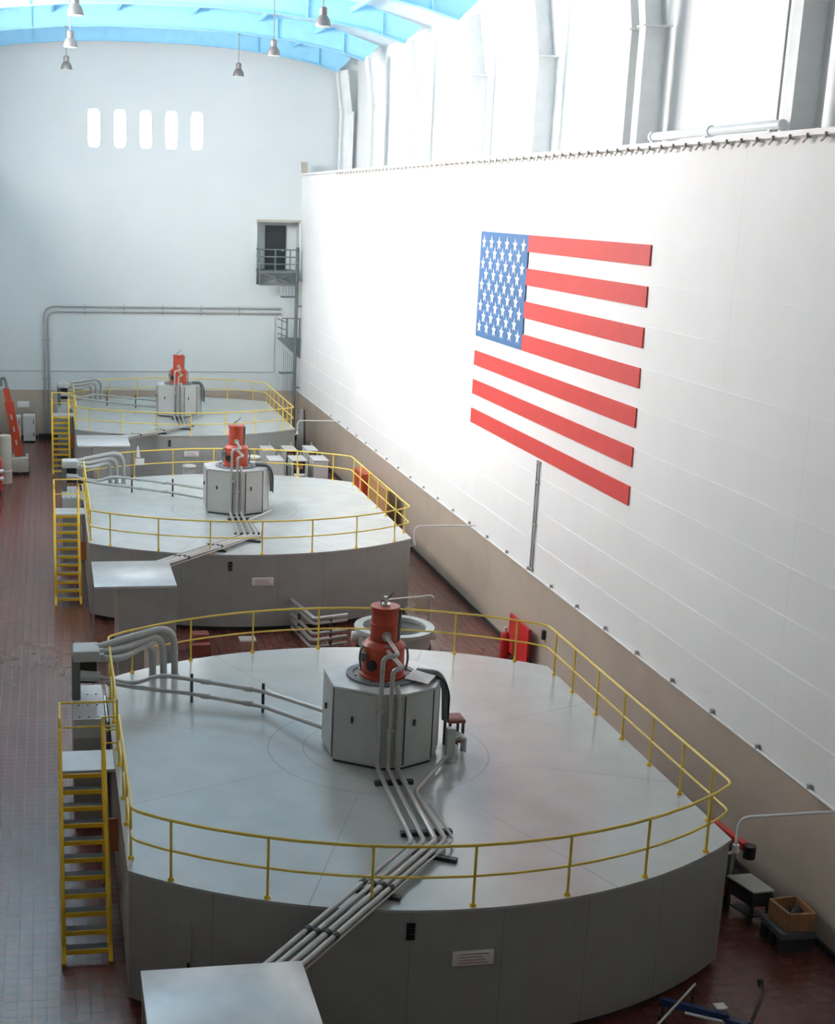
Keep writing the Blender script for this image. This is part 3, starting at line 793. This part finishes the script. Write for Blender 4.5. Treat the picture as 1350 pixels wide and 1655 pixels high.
# ------------------------------------------------------------------ single things on the nearest deck
t = thing('step_stool', 'small red brown wooden step stool beside the nearest exciter cabinet', 'stool', (8.2, 26.2, ZD))
MB().box(7.98, 8.34, 25.95, 26.40, ZD+0.62, ZD+0.69).build('seat', 'stool_wood', t, bevel=0.008)
for xx in (8.02, 8.30):
    for yy in (25.99, 26.36): MB().box(xx-0.025, xx+0.025, yy-0.025, yy+0.025, ZD, ZD+0.62).build('leg', 'dark', t)
MB().box(8.0, 8.32, 25.97, 26.05, ZD+0.18, ZD+0.24).build('step', 'stool_wood', t)
t = thing('terminal_stand', 'gray folded metal terminal box on short post by cabinet cables', 'box', (7.9, 25.55, ZD))
MB().box(7.80, 7.97, 25.40, 25.55, ZD, ZD+0.72).build('post', 'cab', t)
MB().extr([(7.97, 25.60, ZD+0.42), (8.12, 25.50, ZD+0.52), (8.28, 25.62, ZD+0.42), (8.28, 25.62, ZD+0.12), (8.24, 25.6, ZD+0.12), (8.24, 25.6, ZD+0.40), (8.12, 25.52, ZD+0.46), (7.99, 25.6, ZD+0.38), (7.99, 25.6, ZD+0.12), (7.97, 25.60, ZD+0.12)], (0, 0.28, 0)).build('hood', 'cab', t)
MB().cyl((7.87, 25.48, ZD+0.02), (7.87, 25.48, ZD+0.08), 0.13, n=16).build('foot', 'cab', t)
m = MB()
pp = [(6.95, 25.80), (7.26, 26.26), (7.63, 26.22), (7.64, 25.92), (7.34, 25.42)]
n = len(pp)
m.faces_from([(a, b_, ZC+0.085+0.02*math.sin(a*9)) for a, b_ in pp]+[(a, b_, ZC+0.079+0.02*math.sin(a*9)) for a, b_ in pp], [tuple(range(n)), tuple(range(n, 2*n))[::-1]]+[(i, (i+1) % n, n+(i+1) % n, n+i) for i in range(n)])
o = m.build('paper_sheet', 'paper', loc=(7.3, 25.9, ZC))
tag(o, 'loose white paper sheet on top of the nearest exciter cabinet', 'paper')

# tag on the back railing of the middle generator
yr = by(3.28)+DY-0.12
t = thing('hanging_tag', 'white paper tag and cone tied to the middle generator rear railing', 'tag', (3.5, yr, 3.1))
MB().box(3.32, 3.68, yr-0.02, yr-0.012, 3.10, 3.36).build('card', 'paper', t)
MB().extr([(3.36, yr-0.03, 3.40), (3.52, yr-0.03, 3.40), (3.45, yr-0.03, 3.86), (3.39, yr-0.03, 3.86)], (0, 0.02, 0)).build('cone', 'paper', t)

# ------------------------------------------------------------------ between the first two generators
t = thing('steel_ring', 'large pale gray steel ring lying behind the nearest red motor', 'ring', (10.37, 40.0, 0))
MB().lathe([(1.24, 0.78), (1.24, 0.90), (0.98, 0.90), (0.98, 0.78)], 10.37, 40.0, 0, 56, closed=True).build('top_flange', 'ring', t)
MB().lathe([(1.12, 0.30), (1.12, 0.79), (1.02, 0.79), (1.02, 0.30)], 10.37, 40.0, 0, 56, closed=True).build('wall', 'ring', t)
MB().lathe([(1.16, 0.0), (1.16, 0.32), (0.95, 0.32), (0.95, 0.0)], 10.37, 40.0, 0, 48, closed=True).build('base', 'dark', t)
for a in (0.05, PI-0.1): MB().cyl((10.37+1.10*math.cos(a), 40+1.10*math.sin(a), 0.56), (10.37+1.32*math.cos(a), 40+1.32*math.sin(a), 0.56), 0.16, n=16).build('lug', 'white', t)
t = thing('bent_pipe_stack', 'stack of bent gray pipes on the floor left of the ring', 'pipes', (8, 41, 0))
for i, z in enumerate((0.10, 0.32, 0.54, 0.86, 1.02)):
    r = 0.05 if i not in (1, 4) else 0.07
    MB().tube([(7.62-0.01*i, 42.70, z), (7.86+0.02*i, 40.5, z), (9.05, 40.85, z)], r, 10, 0.12).build('pipe', 'pipe', t)
for xx, yy in ((7.72, 41.9), (8.5, 40.68)): MB().box(xx-0.04, xx+0.04, yy-0.04, yy+0.04, 0, 1.06).build('post', 'dark', t)
t = thing('pipe_rack', 'silver bar rack with beige cloth beside the middle generator corner', 'rack', (12.2, 43.0, 0))
MB().tube([(10.8, 42.7, 0.95), (12.0, 42.9, 0.98), (12.35, 42.95, 1.0), (12.38, 42.7, 0.98)], 0.025, 8, 0.08).build('bar', 'silver', t)
MB().box(11.78, 12.22, 42.86, 42.90, 0.35, 0.94).build('cloth', 'beige_cloth', t)
for xx in (10.9, 12.25): MB().cyl((xx, 42.8, 0), (xx, 42.8, 0.95), 0.025, n=8).build('leg', 'silver', t)
t = thing('red_crate', 'small dark red step box on the floor behind nearest railing', 'box', (4.4, 40.8, 0))
MB().box(4.12, 4.70, 40.35, 41.1, 0, 0.32).build('lower_step', 'stool_wood', t); MB().box(4.20, 4.70, 40.65, 41.1, 0.32, 0.55).build('upper_step', 'stool_wood', t)
o = MB().box(5.78, 6.30, 41.55, 42.0, 0, 0.05).build('floor_plate', 'white', loc=(6.0, 41.8, 0))
tag(o, 'small pale plate lying on the red floor before middle generator', 'plate')
t = thing('red_screen', 'upright bright red board standing by the right wall dado', 'board', (14.1, 38.8, 0))
MB().box(13.98, 14.06, 38.0, 39.75, 0.08, 1.30).build('board', 'bright_red', t)
for yy in (38.15, 39.6): MB().box(13.85, 14.2, yy-0.04, yy+0.04, 0, 0.08).build('foot', 'dark', t)
t = thing('fire_extinguisher', 'dark red extinguisher with pale valve beside the red board', 'extinguisher', (13.72, 39.3, 0))
MB().lathe([(0.13, 0), (0.15, 0.03), (0.15, 0.72), (0.10, 0.82), (0.04, 0.85)], 13.72, 39.3, 0, 20).build('cylinder', 'bright_red', t)
MB().cyl((13.72, 39.3, 0.84), (13.72, 39.3, 0.98), 0.05, n=10).build('valve', 'white', t)
o = MB().box(XW-0.10, XW-0.002, 37.35, 37.47, 1.18, 1.46).build('wall_box', 'dark', loc=(XW-0.05, 37.4, 1.18))
tag(o, 'small dark box fixed on the tan dado near railing corner', 'box')
t = thing('orange_board', 'brown orange panels leaning on dado behind middle generator railing', 'board', (13.7, 56.2, 0))
MB().box(13.55, 13.68, 54.6, 57.9, 0.05, 2.1).build('panel', 'wood', t)
for yy in (54.9, 57.6): MB().box(13.50, 13.73, yy-0.05, yy+0.05, 0, 0.10).build('foot', 'dark', t)
t = thing('red_locker', 'narrow dark red cabinet beyond the brown orange panels', 'cabinet', (13.7, 59.3, 0))
MB().box(13.4, 13.9, 58.4, 60.2, 0.1, 2.05).build('body', 'red', t); MB().box(13.45, 13.85, 58.45, 60.15, 0, 0.1).build('base', 'black', t)
for yy in (58.85, 59.75): MB().box(13.375, 13.4, yy-0.38, yy+0.38, 0.15, 2.0).build('door', 'red', t)

# ------------------------------------------------------------------ cabinets between the middle and far generators
def gear(x0, x1, y0, y1, z, label, open_front):
    t = thing('gear_cabinet', label, 'cabinet', ((x0+x1)/2, (y0+y1)/2, 0), 'gray gear cabinets')
    if open_front:
        m = MB(); m.box(x0, x0+0.05, y0, y1, 0, z-0.05); m.box(x1-0.05, x1, y0, y1, 0, z-0.05); m.box(x0, x1, y1-0.05, y1, 0, z-0.05)
        m.build('body', 'cab', t)
        MB().box(x0+0.05, x1-0.05, y0+0.2, y0+0.25, 0.1, z-0.05).build('inner_panel', 'dark', t)
        MB().box(x0+0.12, x1-0.15, y0+0.12, y0+0.2, z-0.42, z-0.15).build('coil', 'wood', t)
        MB().box(x0+0.22, x0+0.32, y0+0.02, y0+0.1, 0.1, z-0.35).build('white_post', 'sign_white', t)
        MB().box(x0+0.08, x1-0.08, y0-0.02, y0+0.06, z-0.72, z-0.62).build('white_bar', 'sign_white', t)
    else:
        MB().box(x0, x1, y0, y1, 0, z-0.05).build('body', 'cab', t)
        MB().box(x0+0.04, x1-0.04, y0-0.02, y0, 0.1, z-0.12).build('door', 'cab', t)
    MB().box(x0-0.02, x1+0.02, y0-0.02, y1+0.02, z-0.05, z).build('top_plate', 'box_top', t)
    MB().cyl((x1-0.08, y1-0.1, z), (x1-0.08, y1-0.1, z+0.16), 0.025, n=8).build('terminal', 'silver', t)
    return t
for (x0, x1, lb, op) in ((9.78, 10.45, 'front row gray gear cabinet nearest the middle red motor', False), (10.83, 11.50, 'front row open gray gear cabinet with white cross bar', True), (11.83, 12.50, 'front row gray gear cabinet closest to the right wall', False)):
    gear(x0, x1, 61.6, 62.9, 2.1, lb, op)
for (x0, x1, lb, op) in ((9.88, 10.45, 'back row gray gear cabinet farthest left of its row', False), (10.94, 11.50, 'back row gray gear cabinet in the middle of its row', True), (12.0, 12.5, 'back row gray gear cabinet closest to the right wall', True)):
    gear(x0, x1, 64.2, 65.6, 2.1, lb, op)
for xx, yy, lb in ((9.28, 63.3, 'pale round topped tank left of the gear cabinets'), (6.35, 64.0, 'pale round topped tank below the far generator sign')):
    t = thing('round_tank', lb, 'tank', (xx, yy, 0), 'round topped tanks')
    hh = 1.9 if xx > 8 else 1.35
    MB().lathe([(0.30, 0), (0.30, hh), (0.33, hh+0.02)], xx, yy, 0, 20).build('drum', 'cab', t)
    MB().lathe([(0.33, hh+0.02), (0.33, hh+0.08), (0.28, hh+0.12)], xx, yy, 0, 20).build('lid', 'table_top', t)
t = thing('tapered_board', 'tall gray tapered board standing right of the far generator', 'board', (13.4, 74, 0))
MB().extr([(13.12, 74.0, 0), (13.60, 74.0, 0), (13.54, 74.0, 2.6), (13.36, 74.0, 2.6)], (0, 0.12, 0)).build('face', 'shell', t)
MB().extr([(13.60, 74.0, 0), (13.75, 74.0, 0), (13.62, 74.0, 2.6), (13.54, 74.0, 2.6)], (0, 0.35, 0)).build('dark_edge', 'dark', t)

# ------------------------------------------------------------------ left aisle, far end
t = thing('shop_hoist', 'red hoist with hooked boom standing at the left edge aisle', 'hoist', (-1.9, 70, 0))
MB().bar((-1.60, 70, 0.9), (-2.05, 70, 3.6), 0.42, 0.5, up=(0,1,0)).build('mast', 'red', t)
for f_ in (0.25, 0.5, 0.72): MB().cyl((-1.60-0.45*f_, 69.72, 0.9+2.7*f_-0.12), (-1.60-0.45*f_-0.04, 69.72, 0.9+2.7*f_+0.12), 0.05, n=10).build('hydraulic_fitting', 'silver', t)
MB().bar((-1.30, 69.9, 0.8), (-1.80, 69.9, 2.3), 0.12, 0.12, up=(0,1,0)).build('brace', 'steel_dark', t)
MB().bar((-2.02, 70, 3.45), (-2.18, 70, 4.25), 0.28, 0.3, up=(0,1,0)).build('boom', 'red', t)
MB().tube([(-2.12, 70, 4.2), (-2.22, 70, 4.75), (-2.42, 70, 4.70), (-2.38, 70, 4.35)], 0.07, 8, 0.12).build('hook', 'steel_dark', t)
MB().box(-1.95, -1.15, 69.3, 70.7, 0.15, 0.85).build('base', 'tan', t, bevel=0.03)
for yy in (69.4, 70.6):
    for xx in (-1.85, -1.25): MB().cyl((xx, yy-0.06, 0.15), (xx, yy+0.06, 0.15), 0.15, n=14).build('wheel', 'black', t)
t = thing('tan_tank', 'tall tan cylinder standing in front of the red hoist', 'tank', (-2.22, 67.4, 0))
MB().lathe([(0.30, 0.0), (0.30, 2.25), (0.27, 2.33), (0.15, 2.36)], -2.20, 67.4, 0, 24).build('drum', 'tan', t)
MB().lathe([(0.31, 0.6), (0.31, 0.66)], -2.20, 67.4, 0, 24).build('band', 'white', t)
t = thing('red_tool_cart', 'red wheeled cart with white fittings at the left frame edge', 'cart', (-2.65, 64.6, 0))
MB().box(-2.95, -2.30, 64.2, 65.2, 0.25, 1.7).build('body', 'bright_red', t, bevel=0.02)
for z in (1.2, 0.85): MB().cyl((-2.35, 64.15, z), (-2.2, 64.15, z), 0.09, n=12).build('fitting', 'white', t)
for xx in (-2.85, -2.4):
    for yy in (64.35, 65.05): MB().cyl((xx-0.05, yy, 0.13), (xx+0.05, yy, 0.13), 0.13, n=12).build('wheel', 'black', t)
    MB().box(xx-0.04, xx+0.04, 64.3, 65.1, 0.13, 0.26).build('axle_bracket', 'dark', t)
for x0, x1, y0, z, lb in ((-1.56, -0.88, 79.0, 1.52, 'white two door cabinet standing against the end wall dado'), (-2.05, -1.68, 79.1, 1.45, 'narrow white cabinet partly hidden behind the red hoist')):
    t = thing('white_cabinet', lb, 'cabinet', ((x0+x1)/2, y0+0.4, 0), 'white cabinets by the end wall')
    MB().box(x0, x1, y0, y0+0.8, 0.06, z).build('body', 'white', t, bevel=0.015)
    MB().box(x0+0.03, x1-0.03, y0+0.04, y0+0.76, 0, 0.06).build('base', 'black', t)
    for za, zb in ((0.1, z*0.55), (z*0.55+0.03, z-0.05)):
        d = MB().box(x0+0.03, x1-0.03, y0-0.03, y0, za, zb).build('door', 'white', t)
        MB().box(x1-0.12, x1-0.08, y0-0.06, y0-0.03, (za+zb)/2-0.12, (za+zb)/2+0.12).build('handle', 'dark', d)
t = thing('wall_sign', 'blank looking white sign on the tan end wall dado', 'sign', (-1.54, YE-0.03, 1.77))
MB().box(-1.89, -1.20, YE-0.04, YE-0.002, 1.77, 2.12).build('plate', 'sign_white', t, bevel=0.01)
o = MB().box(-0.72, 0.1, YE-0.75, YE-0.12, 0, 0.28).build('low_box', 'black', loc=(-0.3, YE-0.4, 0))
tag(o, 'low black box on the floor below the end wall pipes', 'box')

# ------------------------------------------------------------------ right aisle by the nearest generator
t = thing('red_hoist_cart', 'dark wheeled machine with sloping red boom beside nearest generator', 'machine', (13.2, 23.9, 0))
MB().bar((13.14, 24.30, 1.50), (13.36, 23.28, 1.42), 0.13, 0.15).build('boom', 'bright_red', t)
MB().cyl((13.42, 23.20, 1.22), (13.42, 23.20, 1.48), 0.12, n=14).build('motor', 'black', t)
MB().box(12.75, 13.35, 23.55, 24.15, 0.45, 1.36).build('body', 'steel_dark', t, bevel=0.03)
for k in range(4): MB().cyl((12.82+0.14*k, 23.52, 0.5), (12.82+0.14*k, 23.52, 1.32), 0.045, n=10).build('cylinder', 'pipe' if k % 2 else 'dark', t)
MB().box(12.55, 13.35, 23.47, 24.2, 0.28, 0.45).build('base', 'bright_red', t)
for xx in (12.68, 13.25):
    for yy in (23.6, 24.1): MB().cyl((xx-0.04, yy, 0.14), (xx+0.04, yy, 0.14), 0.14, n=14).build('wheel', 'black', t)
t = thing('work_table', 'small pale topped table against the right wall dado', 'table', (13.4, 22.9, 0))
XA, XB, YA, YBt = 13.32, 13.74, 22.66, 23.4
MB().extr([(13.085+0.02, 23.40, 0.73), (13.30, 22.66, 0.73), (13.76, 22.68, 0.73), (13.63, 23.42, 0.73)], (0, 0, 0.03)).build('tabletop', 'table_top', t)
MB().extr([(13.12, 23.38, 0.42), (13.31, 22.69, 0.42), (13.72, 22.70, 0.42), (13.60, 23.39, 0.42)], (0, 0, 0.31)).build('apron', 'dark', t)
for xx, yy in ((13.15, 23.32), (13.34, 22.74), (13.70, 22.76), (13.58, 23.33)): MB().box(xx-0.03, xx+0.03, yy-0.03, yy+0.03, 0, 0.60).build('leg', 'dark', t)
MB().extr([(13.18, 23.30, 0.15), (13.34, 22.76, 0.15), (13.66, 22.78, 0.15), (13.55, 23.30, 0.15)], (0, 0, 0.03)).build('shelf', 'dark', t)
t = thing('wooden_crate', 'open brown wooden crate on a dark pallet in right aisle', 'crate', (13.75, 22.0, 0.42))
a0, b0, c0_, d0 = Vector((13.455, 22.30, 0)), Vector((13.53, 21.70, 0)), Vector((14.02, 21.68, 0)), Vector((14.03, 22.37, 0))
for p, r in ((a0, b0), (b0, c0_), (c0_, d0), (d0, a0)):
    MB().bar(p+Vector((0,0,0.62)), r+Vector((0,0,0.62)), 0.055, 0.36).build('side_board', 'wood', t)
MB().extr([a0+Vector((0,0,0.44)), b0+Vector((0,0,0.44)), c0_+Vector((0,0,0.44)), d0+Vector((0,0,0.44))], (0, 0, 0.03)).build('bottom', 'dark', t)
t = thing('dark_pallet', 'dark low pallet stack under the wooden crate', 'pallet', (13.7, 22.0, 0))
MB().box(13.36, 14.06, 21.62, 22.42, 0.30, 0.42).build('top_deck', 'steel_dark', t)
for yy in (21.72, 22.02, 22.32): MB().box(13.36, 14.06, yy-0.06, yy+0.06, 0, 0.30).build('block', 'dark', t)
t = thing('scrap_parts', 'dark scrap parts lying inside the wooden crate', 'scrap', (13.75, 22.0, 0.47))
for k in range(6):
    xx, yy = 13.62+0.07*k, 21.85+0.35*((k*37) % 10)/10
    MB().cyl((xx, yy, 0.50), (xx+0.1, yy+0.12, 0.62+0.02*k), 0.05, n=10).build('rod', 'dark' if k % 2 else 'steel_dark', t)
MB().box(13.58, 13.95, 21.80, 22.25, 0.47, 0.50).build('scrap_tray', 'dark', t)

t = thing('hand_cart', 'blue barred cart with silver rods at the bottom right corner', 'cart', (10.8, 19.4, 0))
MB().bar((10.10, 19.74, 0.45), (11.05, 19.10, 0.45), 0.10, 0.12).build('blue_bar', 'blue_paint', t)
MB().tube([(10.88, 20.05, 0.52), (9.70, 18.95, 0.52)], 0.028, 8).build('silver_rod', 'silver', t)
MB().tube([(10.40, 19.40, 0.40), (10.92, 19.08, 0.40)], 0.03, 8).build('silver_rod', 'silver', t)
MB().box(10.88, 11.08, 19.22, 19.40, 0.52, 0.55).build('bracket', 'silver', t)
MB().tube([(12.0, 19.85, 0.55), (11.9, 19.6, 0.5), (11.25, 18.8, 0.42)], 0.03, 8).build('handle', 'dark', t)
MB().cyl((12.0, 19.85, 0.50), (12.0, 19.9, 0.62), 0.05, n=10).build('grip', 'black', t)
MB().bar((11.0, 19.1, 0.42), (11.3, 18.85, 0.42), 0.12, 0.08).build('frame', 'blue_paint', t)
for xx, yy in ((10.15, 19.70), (11.02, 19.12), (9.8, 19.05), (11.28, 18.84), (10.82, 19.98)):
    MB().cyl((xx, yy, 0.10), (xx, yy, 0.52), 0.025, n=8).build('leg', 'dark', t)
    MB().cyl((xx-0.03, yy, 0.08), (xx+0.03, yy, 0.08), 0.08, n=12).build('wheel', 'black', t)

# ------------------------------------------------------------------ camera, light, view
cam = bpy.data.cameras.new('camera')
co = bpy.data.objects.new('camera', cam)
C.objects.link(co)
f, cx_, cy_ = 2248.2746, 451.885, 921.477
cam.sensor_fit = 'HORIZONTAL'; cam.sensor_width = 36.0
cam.lens = f/1350*36.0
cam.shift_x = (675-cx_)/1350
cam.shift_y = (cy_-827.5)/1350
cam.clip_start = 0.1; cam.clip_end = 300
Rw = [[0.9869236269674874, -0.15933779341069845, 0.024356151673643467], [-0.017590656964716362, -0.256668208782816, -0.9663394845434862], [0.1602258509757075, 0.9532748282584779, -0.2561147760045875]]
r, d, fw = map(Vector, Rw)
mat = Matrix((( r.x, -d.x, -fw.x, 0), (r.y, -d.y, -fw.y, 0), (r.z, -d.z, -fw.z, 13.4898), (0,0,0,1)))
co.matrix_world = mat
S.camera = co

w = bpy.data.worlds.new('world'); S.world = w; w.use_nodes = True
w.node_tree.nodes['Background'].inputs[0].default_value = (0.75, 0.85, 1, 1)
w.node_tree.nodes['Background'].inputs[1].default_value = 0.3
S.view_settings.view_transform = 'Standard'
S.view_settings.look = 'None'
S.view_settings.gamma = 1.0
S.view_settings.use_curve_mapping = False
S.view_settings.exposure = 0.0
S.cycles.max_bounces = 10
S.cycles.diffuse_bounces = 7
S.cycles.use_denoising = True
S.cycles.sample_clamp_indirect = 8.0
